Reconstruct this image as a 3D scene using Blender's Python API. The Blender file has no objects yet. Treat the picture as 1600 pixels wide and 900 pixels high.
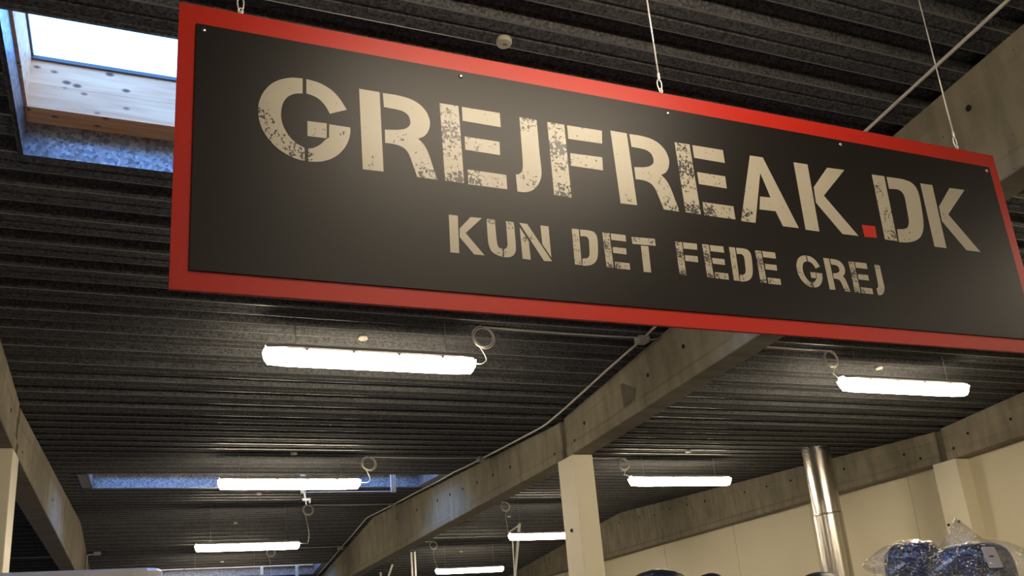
import bpy, bmesh, math, random
from mathutils import Vector, Matrix
from mathutils import noise as mnoise
random.seed(7)
S = bpy.context.scene
C = bpy.context.collection
H = 1.6                                    # eye height above the floor

# ---------------------------------------------------------------- camera
YAW, PITCH, ROLL = 0.405740746, 0.302266675, -0.0845657649
cy, sy, cp, sp = math.cos(YAW), math.sin(YAW), math.cos(PITCH), math.sin(PITCH)
fwd = Vector((sy*cp, cy*cp, sp)); rgt = Vector((cy, -sy, 0)); upv = rgt.cross(fwd)
r2 = rgt*math.cos(ROLL) + upv*math.sin(ROLL); u2 = upv*math.cos(ROLL) - rgt*math.sin(ROLL)
cam = bpy.data.cameras.new('camera'); cam.sensor_width = 36; cam.lens = 1385.8/1600*36
cam.shift_y = 150/1600; cam.clip_end = 200; cam.clip_start = 0.05
camo = bpy.data.objects.new('camera', cam); C.objects.link(camo)
m = Matrix((r2, u2, -fwd)).transposed().to_4x4(); m.translation = (0, 0, H); camo.matrix_world = m
S.camera = camo

# ---------------------------------------------------------------- world, exposure
W = bpy.data.worlds.new('sky'); S.world = W; W.use_nodes = True
W.node_tree.nodes['Background'].inputs[0].default_value = (0.17, 0.41, 1.0, 1)
W.node_tree.nodes['Background'].inputs[1].default_value = 8.5
S.view_settings.view_transform = 'Standard'; S.view_settings.look = 'None'
S.view_settings.exposure = 0.0; S.view_settings.gamma = 1.0
S.view_settings.use_curve_mapping = False
LAMP = 54.0                                # fixture diffuser emission
LAMP_COL = (1.0, 0.845, 0.63)

SKY = [(2.84, 3.64), (9.215, 10.105), (16.45, 17.35)]   # skylight openings (Y ranges)
SKX = (-0.52, 3.0)

def portal(x0, x1, y0, y1, z):
    l = bpy.data.lights.new('skylight_portal', 'AREA'); l.shape = 'RECTANGLE'
    l.size = x1-x0; l.size_y = y1-y0; l.cycles.is_portal = True
    o = bpy.data.objects.new('skylight_portal', l); C.objects.link(o)
    o.location = ((x0+x1)/2, (y0+y1)/2, z)

# ---------------------------------------------------------------- helpers
def node_mat(name):
    m = bpy.data.materials.new(name); m.use_nodes = True
    nt = m.node_tree; return m, nt, nt.nodes['Principled BSDF']
def simple(name, col, rough=0.5, metal=0.0, bump=0, bscale=50, var=0.0, vscale=8, spec=0.5):
    m, nt, b = node_mat(name)
    b.inputs['Roughness'].default_value = rough; b.inputs['Metallic'].default_value = metal
    b.inputs['Specular IOR Level'].default_value = spec
    b.inputs['Base Color'].default_value = (*col, 1)
    if var or bump:
        tc = nt.nodes.new('ShaderNodeTexCoord')
    if var:
        n = nt.nodes.new('ShaderNodeTexNoise'); n.inputs['Scale'].default_value = vscale; n.inputs['Detail'].default_value = 6
        nt.links.new(tc.outputs['Object'], n.inputs['Vector'])
        r = nt.nodes.new('ShaderNodeValToRGB')
        r.color_ramp.elements[0].position = 0.3; r.color_ramp.elements[1].position = 0.7
        r.color_ramp.elements[0].color = (*[c*(1-var) for c in col], 1)
        r.color_ramp.elements[1].color = (*[min(1, c*(1+var)) for c in col], 1)
        nt.links.new(n.outputs['Fac'], r.inputs['Fac']); nt.links.new(r.outputs['Color'], b.inputs['Base Color'])
    if bump:
        n2 = nt.nodes.new('ShaderNodeTexNoise'); n2.inputs['Scale'].default_value = bscale; n2.inputs['Detail'].default_value = 4
        nt.links.new(tc.outputs['Object'], n2.inputs['Vector'])
        bp = nt.nodes.new('ShaderNodeBump'); bp.inputs['Strength'].default_value = bump; bp.inputs['Distance'].default_value = 0.01
        nt.links.new(n2.outputs['Fac'], bp.inputs['Height']); nt.links.new(bp.outputs['Normal'], b.inputs['Normal'])
    return m

def galvanised(name, lo, hi, rough=0.42, metal=0.75, scale=55):
    """zinc spangle: flat crystal patches of slightly different grey and gloss"""
    m, nt, b = node_mat(name)
    tc = nt.nodes.new('ShaderNodeTexCoord')
    v = nt.nodes.new('ShaderNodeTexVoronoi'); v.inputs['Scale'].default_value = scale
    nt.links.new(tc.outputs['Object'], v.inputs['Vector'])
    n = nt.nodes.new('ShaderNodeTexNoise'); n.inputs['Scale'].default_value = 3; n.inputs['Detail'].default_value = 5
    nt.links.new(tc.outputs['Object'], n.inputs['Vector'])
    sep = nt.nodes.new('ShaderNodeSeparateColor'); nt.links.new(v.outputs['Color'], sep.inputs['Color'])
    mx = nt.nodes.new('ShaderNodeMath'); mx.operation = 'MULTIPLY_ADD'
    nt.links.new(sep.outputs[0], mx.inputs[0]); mx.inputs[1].default_value = 0.75
    sc = nt.nodes.new('ShaderNodeMath'); sc.operation = 'MULTIPLY'; sc.inputs[1].default_value = 0.3
    nt.links.new(n.outputs['Fac'], sc.inputs[0]); nt.links.new(sc.outputs[0], mx.inputs[2])
    r = nt.nodes.new('ShaderNodeValToRGB')
    r.color_ramp.elements[0].position = 0.15; r.color_ramp.elements[1].position = 0.95
    r.color_ramp.elements[0].color = (*lo, 1); r.color_ramp.elements[1].color = (*hi, 1)
    nt.links.new(mx.outputs[0], r.inputs['Fac']); nt.links.new(r.outputs['Color'], b.inputs['Base Color'])
    rr = nt.nodes.new('ShaderNodeMapRange'); rr.inputs['To Min'].default_value = rough-0.08; rr.inputs['To Max'].default_value = rough+0.12
    nt.links.new(sep.outputs[1], rr.inputs['Value']); nt.links.new(rr.outputs[0], b.inputs['Roughness'])
    b.inputs['Metallic'].default_value = metal
    return m

def concrete(name, lo, hi):
    m, nt, b = node_mat(name)
    tc = nt.nodes.new('ShaderNodeTexCoord')
    n = nt.nodes.new('ShaderNodeTexNoise'); n.inputs['Scale'].default_value = 2.2; n.inputs['Detail'].default_value = 10; n.inputs['Roughness'].default_value = 0.65
    nt.links.new(tc.outputs['Object'], n.inputs['Vector'])
    mp = nt.nodes.new('ShaderNodeMapping'); mp.inputs['Scale'].default_value = (1, 6, 1.2)      # faint vertical trowel and drip streaks
    nt.links.new(tc.outputs['Object'], mp.inputs['Vector'])
    n3 = nt.nodes.new('ShaderNodeTexNoise'); n3.inputs['Scale'].default_value = 2; n3.inputs['Detail'].default_value = 5
    nt.links.new(mp.outputs[0], n3.inputs['Vector'])
    ad = nt.nodes.new('ShaderNodeMath'); ad.operation = 'ADD'; nt.links.new(n.outputs['Fac'], ad.inputs[0]); nt.links.new(n3.outputs['Fac'], ad.inputs[1])
    hf = nt.nodes.new('ShaderNodeMath'); hf.operation = 'MULTIPLY'; hf.inputs[1].default_value = 0.5; nt.links.new(ad.outputs[0], hf.inputs[0])
    r = nt.nodes.new('ShaderNodeValToRGB')
    r.color_ramp.elements[0].position = 0.33; r.color_ramp.elements[1].position = 0.66
    r.color_ramp.elements[0].color = (*lo, 1); r.color_ramp.elements[1].color = (*hi, 1)
    nt.links.new(hf.outputs[0], r.inputs['Fac'])
    # pin holes
    v = nt.nodes.new('ShaderNodeTexVoronoi'); v.inputs['Scale'].default_value = 14
    nt.links.new(tc.outputs['Object'], v.inputs['Vector'])
    lt = nt.nodes.new('ShaderNodeMath'); lt.operation = 'LESS_THAN'; lt.inputs[1].default_value = 0.055
    nt.links.new(v.outputs['Distance'], lt.inputs[0])
    mc = nt.nodes.new('ShaderNodeMix'); mc.data_type = 'RGBA'
    nt.links.new(lt.outputs[0], mc.inputs[0]); nt.links.new(r.outputs['Color'], mc.inputs[6]); mc.inputs[7].default_value = (*[c*0.55 for c in lo], 1)
    nt.links.new(mc.outputs[2], b.inputs['Base Color'])
    n2 = nt.nodes.new('ShaderNodeTexNoise'); n2.inputs['Scale'].default_value = 40; n2.inputs['Detail'].default_value = 5
    nt.links.new(tc.outputs['Object'], n2.inputs['Vector'])
    bp = nt.nodes.new('ShaderNodeBump'); bp.inputs['Strength'].default_value = 0.25; bp.inputs['Distance'].default_value = 0.01
    nt.links.new(n2.outputs['Fac'], bp.inputs['Height']); nt.links.new(bp.outputs['Normal'], b.inputs['Normal'])
    b.inputs['Roughness'].default_value = 0.85
    return m

def pine(name):
    m, nt, b = node_mat(name)
    tc = nt.nodes.new('ShaderNodeTexCoord')
    mp = nt.nodes.new('ShaderNodeMapping'); mp.inputs['Scale'].default_value = (1.2, 14, 14)
    nt.links.new(tc.outputs['Object'], mp.inputs['Vector'])
    n = nt.nodes.new('ShaderNodeTexNoise'); n.inputs['Scale'].default_value = 2.5; n.inputs['Detail'].default_value = 6
    nt.links.new(mp.outputs[0], n.inputs['Vector'])
    r = nt.nodes.new('ShaderNodeValToRGB')
    r.color_ramp.elements[0].position = 0.3; r.color_ramp.elements[1].position = 0.62
    r.color_ramp.elements[0].color = (0.74, 0.37, 0.18, 1); r.color_ramp.elements[1].color = (0.95, 0.57, 0.30, 1)
    nt.links.new(n.outputs['Fac'], r.inputs['Fac'])
    mp2 = nt.nodes.new('ShaderNodeMapping'); mp2.inputs['Scale'].default_value = (1, 1.8, 1.8)
    nt.links.new(tc.outputs['Object'], mp2.inputs['Vector'])
    v = nt.nodes.new('ShaderNodeTexVoronoi'); v.inputs['Scale'].default_value = 9.5
    nt.links.new(mp2.outputs[0], v.inputs['Vector'])
    k = nt.nodes.new('ShaderNodeMapRange'); k.inputs['From Min'].default_value = 0.10; k.inputs['From Max'].default_value = 0.2
    k.inputs['To Min'].default_value = 1; k.inputs['To Max'].default_value = 0
    nt.links.new(v.outputs['Distance'], k.inputs['Value'])
    mc = nt.nodes.new('ShaderNodeMix'); mc.data_type = 'RGBA'
    nt.links.new(k.outputs[0], mc.inputs[0]); nt.links.new(r.outputs['Color'], mc.inputs[6]); mc.inputs[7].default_value = (0.16, 0.07, 0.03, 1)
    nt.links.new(mc.outputs[2], b.inputs['Base Color']); b.inputs['Roughness'].default_value = 0.55
    return m

def mesh_obj(name, bm, mats, parent=None, smooth=False):
    me = bpy.data.meshes.new(name)
    bmesh.ops.recalc_face_normals(bm, faces=bm.faces)
    bm.to_mesh(me); bm.free()
    for mm in (mats if isinstance(mats, (list, tuple)) else [mats]): me.materials.append(mm)
    if smooth:
        for p in me.polygons: p.use_smooth = True
    o = bpy.data.objects.new(name, me); C.objects.link(o)
    if parent:
        o.parent = parent
        o.location = (0, 0, 0)
    return o
def recentre(o, origin):
    """put a mesh object's origin at `origin` (its verts are in parent/world coordinates)"""
    o.data.transform(Matrix.Translation(-Vector(origin))); o.location = origin; return o
def tag(o, label=None, cat=None, group=None, kind=None):
    for k, v in (('label', label), ('category', cat), ('group', group), ('kind', kind)):
        if v: o[k] = v
    return o
def thing(name, loc, label, cat, group=None):
    o = bpy.data.objects.new(name, None); C.objects.link(o); o.location = loc; o.empty_display_size = 0.1
    return tag(o, label, cat, group)
def box(bm, x0, x1, y0, y1, z0, z1, mi=0, bevel=0):
    vs = [bm.verts.new((x, y, z)) for x in (x0, x1) for y in (y0, y1) for z in (z0, z1)]
    fs = [bm.faces.new([vs[i] for i in q]) for q in ((0,1,3,2),(4,6,7,5),(0,4,5,1),(2,3,7,6),(0,2,6,4),(1,5,7,3))]
    for f in fs: f.material_index = mi
    if bevel:
        es = list({e for f in fs for e in f.edges})
        bmesh.ops.bevel(bm, geom=es, offset=bevel, segments=2, affect='EDGES', profile=0.6)
    return vs
def prism(bm, pts, axis, a, b, mi=0):
    """pts: 2-D outline; axis 'x': (y,z) outline extruded x=a..b; 'y': (x,z); 'z': (x,y)"""
    def P(p, t): return {'x': (t, p[0], p[1]), 'y': (p[0], t, p[1]), 'z': (p[0], p[1], t)}[axis]
    A = [bm.verts.new(P(p, a)) for p in pts]; B = [bm.verts.new(P(p, b)) for p in pts]
    fs = [bm.faces.new(A), bm.faces.new(B)]
    n = len(pts)
    for i in range(n): fs.append(bm.faces.new((A[i], A[(i+1)%n], B[(i+1)%n], B[i])))
    for f in fs: f.material_index = mi
def tube(bm, pts, r, n=8, caps=True, mi=0, closed=False):
    pts = [Vector(p) for p in pts]; rings = []; N = len(pts); prev = None
    for i, p in enumerate(pts):
        if closed: t = (pts[(i+1)%N]-pts[i-1]).normalized()
        else: t = (pts[min(i+1, N-1)]-pts[max(i-1, 0)]).normalized()
        if prev is None:
            a = t.cross(Vector((0, 0, 1)))
            if a.length < 0.1: a = t.cross(Vector((1, 0, 0)))
        else: a = prev - t*prev.dot(t)
        a.normalize(); prev = a; b = t.cross(a)
        rr = r[i] if isinstance(r, (list, tuple)) else r
        rings.append([bm.verts.new(p + (a*math.cos(2*math.pi*k/n)+b*math.sin(2*math.pi*k/n))*rr) for k in range(n)])
    rng = range(N) if closed else range(N-1)
    for i in rng:
        A, B = rings[i], rings[(i+1)%N]
        for k in range(n):
            f = bm.faces.new((A[k], A[(k+1)%n], B[(k+1)%n], B[k])); f.material_index = mi
    if caps and not closed:
        bm.faces.new(rings[0]).material_index = mi; bm.faces.new(rings[-1]).material_index = mi
def smooth_path(pts, k=8):
    """Catmull-Rom through the points"""
    P = [Vector(p) for p in pts]; P = [P[0]*2-P[1]] + P + [P[-1]*2-P[-2]]; out = []
    for i in range(1, len(P)-2):
        a, b, c, d = P[i-1:i+3]
        for j in range(k):
            t = j/k
            out.append(0.5*((2*b)+(c-a)*t+(2*a-5*b+4*c-d)*t*t+(3*b-a-3*c+d)*t**3))
    out.append(P[-2]); return out

# ---------------------------------------------------------------- materials
M_sheet = galvanised('galvanised_roof_sheet', (0.046, 0.0465, 0.048), (0.135, 0.136, 0.138), 0.7, 0.0, 110)
M_sheet.node_tree.nodes['Principled BSDF'].inputs['Specular IOR Level'].default_value = 0.0
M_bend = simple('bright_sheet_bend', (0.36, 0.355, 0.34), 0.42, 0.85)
M_shaft = galvanised('galvanised_shaft', (0.11, 0.12, 0.14), (0.33, 0.345, 0.37), 0.42, 0.85, 75)
M_conc = concrete('concrete', (0.165, 0.145, 0.10), (0.34, 0.30, 0.215))
M_concdark = simple('concrete_patch', (0.13, 0.115, 0.085), 0.9, var=0.2)
M_hole = simple('tie_hole', (0.012, 0.010, 0.008), 0.9)
M_pine = pine('pine_board')
M_wall = simple('cream_wall_panel', (0.72, 0.655, 0.47), 0.55, bump=0.03, bscale=20, var=0.03, vscale=1.2)
M_joint = simple('panel_joint', (0.20, 0.18, 0.13), 0.8)
M_col = simple('cream_painted_column', (0.78, 0.72, 0.54), 0.5, bump=0.04, bscale=60, var=0.02)
M_floor = simple('floor_concrete', (0.22, 0.21, 0.20), 0.5, var=0.15, vscale=2)
M_black = simple('sign_black', (0.0062, 0.0047, 0.0042), 0.43, spec=0.27)
M_red = simple('sign_red', (0.36, 0.014, 0.007), 0.42, spec=0.33)
M_steel = simple('bright_steel', (0.62, 0.60, 0.56), 0.28, 1.0)
M_wirerope = simple('bright_wire_rope', (0.80, 0.78, 0.74), 0.35, 0.3)
M_zinc = simple('zinc_strut', (0.75, 0.77, 0.80), 0.42, 0.55)
M_flue = simple('flue_steel', (0.58, 0.55, 0.50), 0.27, 1.0, bump=0.10, bscale=5)
M_cable = simple('grey_cable', (0.66, 0.63, 0.57), 0.5)
M_rim = simple('rim_steel', (0.20, 0.20, 0.20), 0.6, 0.2)
M_dkframe = simple('dark_frame', (0.10, 0.10, 0.11), 0.5)
M_box = simple('grey_plastic_box', (0.42, 0.41, 0.38), 0.5)
M_housing = simple('fixture_housing', (0.35, 0.35, 0.34), 0.5)
M_beige = simple('beige_cap', (0.50, 0.46, 0.38), 0.6)
M_white = simple('white_powder_coat', (0.70, 0.69, 0.66), 0.45)
M_rack = simple('rack_steel', (0.35, 0.36, 0.38), 0.45, 0.2)
M_blackcloth = simple('black_nylon', (0.010, 0.010, 0.012), 0.42, bump=0.5, bscale=18)
M_tag = simple('tag_card', (0.62, 0.56, 0.48), 0.6, var=0.04, vscale=60)
M_tagink = simple('tag_ink', (0.12, 0.05, 0.04), 0.6)
M_logo = simple('logo_print', (0.85, 0.87, 0.98), 0.5)
M_em, _nt, _b = node_mat('lit_diffuser')
_b.inputs['Emission Color'].default_value = (*LAMP_COL, 1); _b.inputs['Emission Strength'].default_value = LAMP
_b.inputs['Base Color'].default_value = (0.8, 0.8, 0.78, 1)

def film(name, tint, clear, rough=0.12, bump=0.6, bscale=22):
    m, nt, b = node_mat(name)
    b.inputs['Base Color'].default_value = (*tint, 1); b.inputs['Roughness'].default_value = rough
    b.inputs['Specular IOR Level'].default_value = 0.9
    tc = nt.nodes.new('ShaderNodeTexCoord'); n = nt.nodes.new('ShaderNodeTexNoise')
    n.inputs['Scale'].default_value = bscale; n.inputs['Detail'].default_value = 3; n.inputs['Distortion'].default_value = 1.5
    nt.links.new(tc.outputs['Object'], n.inputs['Vector'])
    bp = nt.nodes.new('ShaderNodeBump'); bp.inputs['Strength'].default_value = bump; bp.inputs['Distance'].default_value = 0.03
    nt.links.new(n.outputs['Fac'], bp.inputs['Height']); nt.links.new(bp.outputs['Normal'], b.inputs['Normal'])
    t = nt.nodes.new('ShaderNodeBsdfTransparent'); mx = nt.nodes.new('ShaderNodeMixShader')
    out = [q for q in nt.nodes if q.type == 'OUTPUT_MATERIAL'][0]
    gl = nt.nodes.new('ShaderNodeBsdfGlossy'); gl.inputs['Roughness'].default_value = rough; gl.inputs['Color'].default_value = (0.9, 0.9, 0.9, 1)
    nt.links.new(bp.outputs['Normal'], gl.inputs['Normal'])
    m2 = nt.nodes.new('ShaderNodeMixShader'); m2.inputs[0].default_value = 0.22
    mx.inputs[0].default_value = clear
    nt.links.new(b.outputs[0], mx.inputs[1]); nt.links.new(t.outputs[0], mx.inputs[2])
    nt.links.new(mx.outputs[0], m2.inputs[1]); nt.links.new(gl.outputs[0], m2.inputs[2])
    nt.links.new(m2.outputs[0], out.inputs['Surface'])
    return m
M_film = film('clear_plastic_film', (0.75, 0.72, 0.68), 0.94, 0.06, 1.0, 16)
M_tub = film('translucent_tub', (0.55, 0.60, 0.85), 0.25, 0.2, 0.1, 6)
M_tubrim = film('translucent_tub_rim', (0.85, 0.88, 1.0), 0.05, 0.2, 0.05, 6)
M_glass, nt, b = node_mat('skylight_glazing')
t = nt.nodes.new('ShaderNodeBsdfTransparent'); mx = nt.nodes.new('ShaderNodeMixShader'); mx.inputs[0].default_value = 0.93
b.inputs['Roughness'].default_value = 0.05; b.inputs['Base Color'].default_value = (0.8, 0.85, 0.9, 1)
nt.links.new(b.outputs[0], mx.inputs[1]); nt.links.new(t.outputs[0], mx.inputs[2])
nt.links.new(mx.outputs[0], [q for q in nt.nodes if q.type == 'OUTPUT_MATERIAL'][0].inputs['Surface'])

# letters: cream print, worn through to black where the 'wear' attribute is high
def print_mat(name, col, wear_scale):
    m, nt, b = node_mat(name)
    tc = nt.nodes.new('ShaderNodeTexCoord')
    at = nt.nodes.new('ShaderNodeAttribute'); at.attribute_name = 'wear'
    n = nt.nodes.new('ShaderNodeTexNoise'); n.inputs['Scale'].default_value = wear_scale; n.inputs['Detail'].default_value = 3.0
    n.inputs['Roughness'].default_value = 0.6; n.inputs['Distortion'].default_value = 0.6
    nt.links.new(tc.outputs['Object'], n.inputs['Vector'])
    th = nt.nodes.new('ShaderNodeMath'); th.operation = 'MULTIPLY_ADD'; th.inputs[1].default_value = -0.33; th.inputs[2].default_value = 0.775
    nt.links.new(at.outputs['Fac'], th.inputs[0])
    gt = nt.nodes.new('ShaderNodeMath'); gt.operation = 'GREATER_THAN'
    nt.links.new(n.outputs['Fac'], gt.inputs[0]); nt.links.new(th.outputs[0], gt.inputs[1])
    mc = nt.nodes.new('ShaderNodeMix'); mc.data_type = 'RGBA'
    nt.links.new(gt.outputs[0], mc.inputs[0]); mc.inputs[6].default_value = (*col, 1); mc.inputs[7].default_value = (0.016, 0.0145, 0.0145, 1)
    nt.links.new(mc.outputs[2], b.inputs['Base Color']); b.inputs['Roughness'].default_value = 0.4
    return m
M_cream = print_mat('cream_print', (0.32, 0.292, 0.236), 122)
M_cream2 = print_mat('cream_print_small', (0.31, 0.28, 0.225), 215)
M_reddot = print_mat('red_print', (0.36, 0.014, 0.007), 85)

# ---------------------------------------------------------------- room shell
XL, XR, YB, YF = -9.5, 7.62, -6.0, 26.4
RIDGE = [(-6.5, 2.453-0.0553*6.5), (0.0, 2.453), (6.573, 1.8897), (13.2, 2.257), (19.8, 1.6914), (26.4, 2.056)]
def zc(y):
    for (a, za), (b, zb) in zip(RIDGE, RIDGE[1:]):
        if y <= b: return za + (zb-za)*(y-a)/(b-a) + H
    return RIDGE[-1][1] + H
def rib_profile(ph):                        # one pitch of the trapezoidal sheet: wide flats below, narrow grooves up
    return [(0.000, 0.0018), (0.006, 0), (0.054, 0), (0.059, 0.007), (0.069, 0.007), (0.074, 0), (0.121, 0), (0.126, 0.0008), (0.129, 0.004),
            (0.141, 0.052), (0.178, 0.052), (0.183, 0.047), (0.188, 0.052), (0.223, 0.052)]
PITCH_R = 0.235
def build_roof():
    pts = []
    y = YB
    while y < YF:
        for dy, dz in rib_profile(0): pts.append((y+dy, dz))
        y += PITCH_R
    ys = [p[0] for p in pts]
    def rz(y):
        for (a, za), (b, zb) in zip(pts, pts[1:]):
            if a <= y <= b: return za + (zb-za)*(y-a)/max(b-a, 1e-6)
        return 0
    P = [(a, zc(a)+b) for a, b in pts]
    for s in SKY:
        for e in s: P.append((e, zc(e)+rz(e)))
    for yy, _ in RIDGE[1:-1]: P.append((yy, zc(yy)+rz(yy)))
    P = sorted(set(P)); P = [p for p in P if YB <= p[0] <= YF]
    bm = bmesh.new()
    xs = [XL, SKX[0], SKX[1], XR]
    V = [[bm.verts.new((x, p[0], p[1])) for x in xs] for p in P]
    for i in range(len(P)-1):
        ym = (P[i][0]+P[i+1][0])/2
        hole = any(s[0] < ym < s[1] for s in SKY)
        for j in range(3):
            if hole and j == 1: continue
            f = bm.faces.new((V[i][j], V[i][j+1], V[i+1][j+1], V[i+1][j]))
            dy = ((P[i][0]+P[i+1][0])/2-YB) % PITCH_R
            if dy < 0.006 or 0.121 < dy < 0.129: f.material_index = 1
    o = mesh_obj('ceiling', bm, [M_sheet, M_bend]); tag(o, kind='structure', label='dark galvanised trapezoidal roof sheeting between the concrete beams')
    return o
build_roof()

def wall(name, f, mats, label):
    bm = bmesh.new(); f(bm); o = mesh_obj(name, bm, mats); tag(o, label=label, kind='structure'); return o
wall('floor', lambda bm: box(bm, XL-.2, XR+.2, YB-.2, YF+.2, -0.1, 0), M_floor, 'grey concrete floor')
def wr(bm):
    # top of the wall follows the roof, seams are narrow dark joints between panels
    seams = [-5.5, -3.7, -1.85, 0, 1.77, 3.57, 5.37, 7.15, 8.75, 10.35, 12.2, 14.05, 15.9, 17.75, 19.6, 21.45, 23.3, 25.1]
    ys = [YB] + seams + [YF]
    for a, b in zip(ys, ys[1:]):
        mids = [r[0] for r in RIDGE if a < r[0] < b]
        top = [a+0.004] + mids + [b-0.004]
        prism(bm, [(a+0.004, 0), (b-0.004, 0)] + [(y, zc(y)+0.06) for y in reversed(top)], 'x', XR, XR+0.10, 0)
    box(bm, XR+0.012, XR+0.2, YB, YF, 0, 4.2, 1)
wall('wall_right', wr, [M_wall, M_joint], 'cream panel wall under the right-hand concrete beam')
wall('wall_left', lambda bm: box(bm, XL-.1, XL, YB-.1, YF+.1, 0, 4.6), M_wall, 'cream left wall')
wall('wall_back', lambda bm: box(bm, XL, XR+.1, YB-.1, YB, 0, 4.6), M_wall, 'cream wall behind the viewer')
wall('wall_front', lambda bm: box(bm, XL, XR+.1, YF, YF+.1, 0, 4.6), M_wall, 'cream far end wall')

# ---------------------------------------------------------------- skylights
def skylight(n, y0, y1, struts):
    root = thing('window_%d' % n, ((SKX[0]+SKX[1])/2, (y0+y1)/2, zc((y0+y1)/2)), None, None)
    ox, oy, oz = root.location
    lab = {1: 'large near skylight with knotty pine lining, upper left of the red and black sign',
           2: 'long skylight slot with blue-grey steel sides behind the middle left lamp',
           3: 'farthest skylight slot at the bottom beyond the ridge'}[n]
    tag(root, lab, kind='structure')
    x0, x1 = SKX
    zl = lambda y: zc(y)-H+H
    def part(name, bm, m, **k):
        o = mesh_obj(name, bm, m, root); o.data.transform(Matrix.Translation(-root.location)); return tag(o, **k)
    # galvanised upstand: four walls
    bm = bmesh.new(); t = 0.012; hgt = 0.152
    zt = zc(y1)+hgt if n == 1 else max(zc(y0), zc(y1))+hgt
    zt0, zt1 = zc(y0)+hgt, zc(y1)+hgt
    prism(bm, [(y0-t, zc(y0)-0.004), (y0, zc(y0)-0.004), (y0, zt0), (y0-t, zt0)], 'x', x0-t, x1+t)
    prism(bm, [(y1, zc(y1)-0.004), (y1+t, zc(y1)-0.004), (y1+t, zt1), (y1, zt1)], 'x', x0-t, x1+t)
    for a in (x0-t, x1):
        prism(bm, [(y0, zc(y0)-0.004), (y1, zc(y1)-0.004), (y1, zt1), (y0, zt0)], 'x', a, a+t)
    part('upstand', bm, M_shaft)
    # rim flashing, flat against the underside
    bm = bmesh.new(); e = 0.05; th = 0.004
    def strip(ya, yb, xa, xb):
        prism(bm, [(ya, zc(ya)-th), (yb, zc(yb)-th), (yb, zc(yb)-0.0005), (ya, zc(ya)-0.0005)], 'x', xa, xb)
    strip(y0-0.03, y0-0.001, x0-0.02, x1+0.10); strip(y1+0.001, y1+e, x0-0.02, x1+0.10)
    strip(y0, y1, x0-(0.10 if n > 1 else 0.02), x0-0.001); strip(y0, y1, x1+0.001, x1+0.10)
    part('rim_flashing', bm, M_rim if n > 1 else M_sheet)
    # pine lining standing inside the upstand
    bm = bmesh.new(); il, iw = 0.012, 0.115; zh = 0.225
    g = 0.0012
    for (ya, yb) in ((y0+0.02, y0+0.05), (y1-iw, y1-0.001)):
        for q in range(2):
            zl0 = min(zc(ya), zc(yb))+hgt-0.001; za, zb = zl0+q*zh/2+(g if q else 0), zl0+(q+1)*zh/2-(g if not q else -0.012)
            off = 0.0015 if q else 0
            box(bm, x0+il, x1-il, ya+(off if ya > (y0+y1)/2 else 0), yb, za, zb)
    for xa, xb in ((x0-0.02, x0+il), (x1-il, x1+0.02)):
        prism(bm, [(y0-0.01, zt0), (y1, zt1), (y1, zt1+zh), (y0-0.01, zt0+zh)], 'x', xa, xb)
    for (ya, yb, zz) in ((y0-0.03, y0+0.002, min(zt0, zt0)), (y1-0.0, y1+0.03, min(zt1, zt1))):
        box(bm, x0-0.02, x1+0.02, ya, yb, zz-0.001, zz+zh+0.004)
    part('pine_lining', bm, M_pine, label='pale knotty pine boards')
    # frame of the glazing and the pane
    bm = bmesh.new(); fz = 0.016
    prism(bm, [(y1-iw-0.01, zt1+zh), (y1+0.02, zt1+zh-0.004), (y1+0.02, zt1+zh+fz), (y1-iw-0.01, zt1+zh+fz)], 'x', x0-0.03, x1+0.03)
    prism(bm, [(y0-0.03, zt0+zh), (y0+0.055, zt0+zh), (y0+0.055, zt0+zh+fz), (y0-0.03, zt0+zh+fz)], 'x', x0-0.03, x1+0.03)
    for xa, xb in ((x0-0.03, x0+il+0.008), (x1-il-0.008, x1+0.03)):
        prism(bm, [(y0, zt0+zh), (y1, zt1+zh), (y1, zt1+zh+fz), (y0, zt0+zh+fz)], 'x', xa, xb)
    part('glazing_frame', bm, M_dkframe)
    bm = bmesh.new()
    prism(bm, [(y0-0.03, zt0+zh+fz), (y1+0.02, zt1+zh+fz), (y1+0.02, zt1+zh+fz+0.006), (y0-0.03, zt0+zh+fz+0.006)], 'x', x0-0.03, x1+0.03)
    part('glass_pane', bm, M_glass)
    # frame sides sealed against the roof
    portal(x0, x1, y0, y1, max(zt0, zt1)+zh+fz+0.03)
    return root
for i, s in enumerate(SKY): skylight(i+1, s[0], s[1], None)

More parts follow.
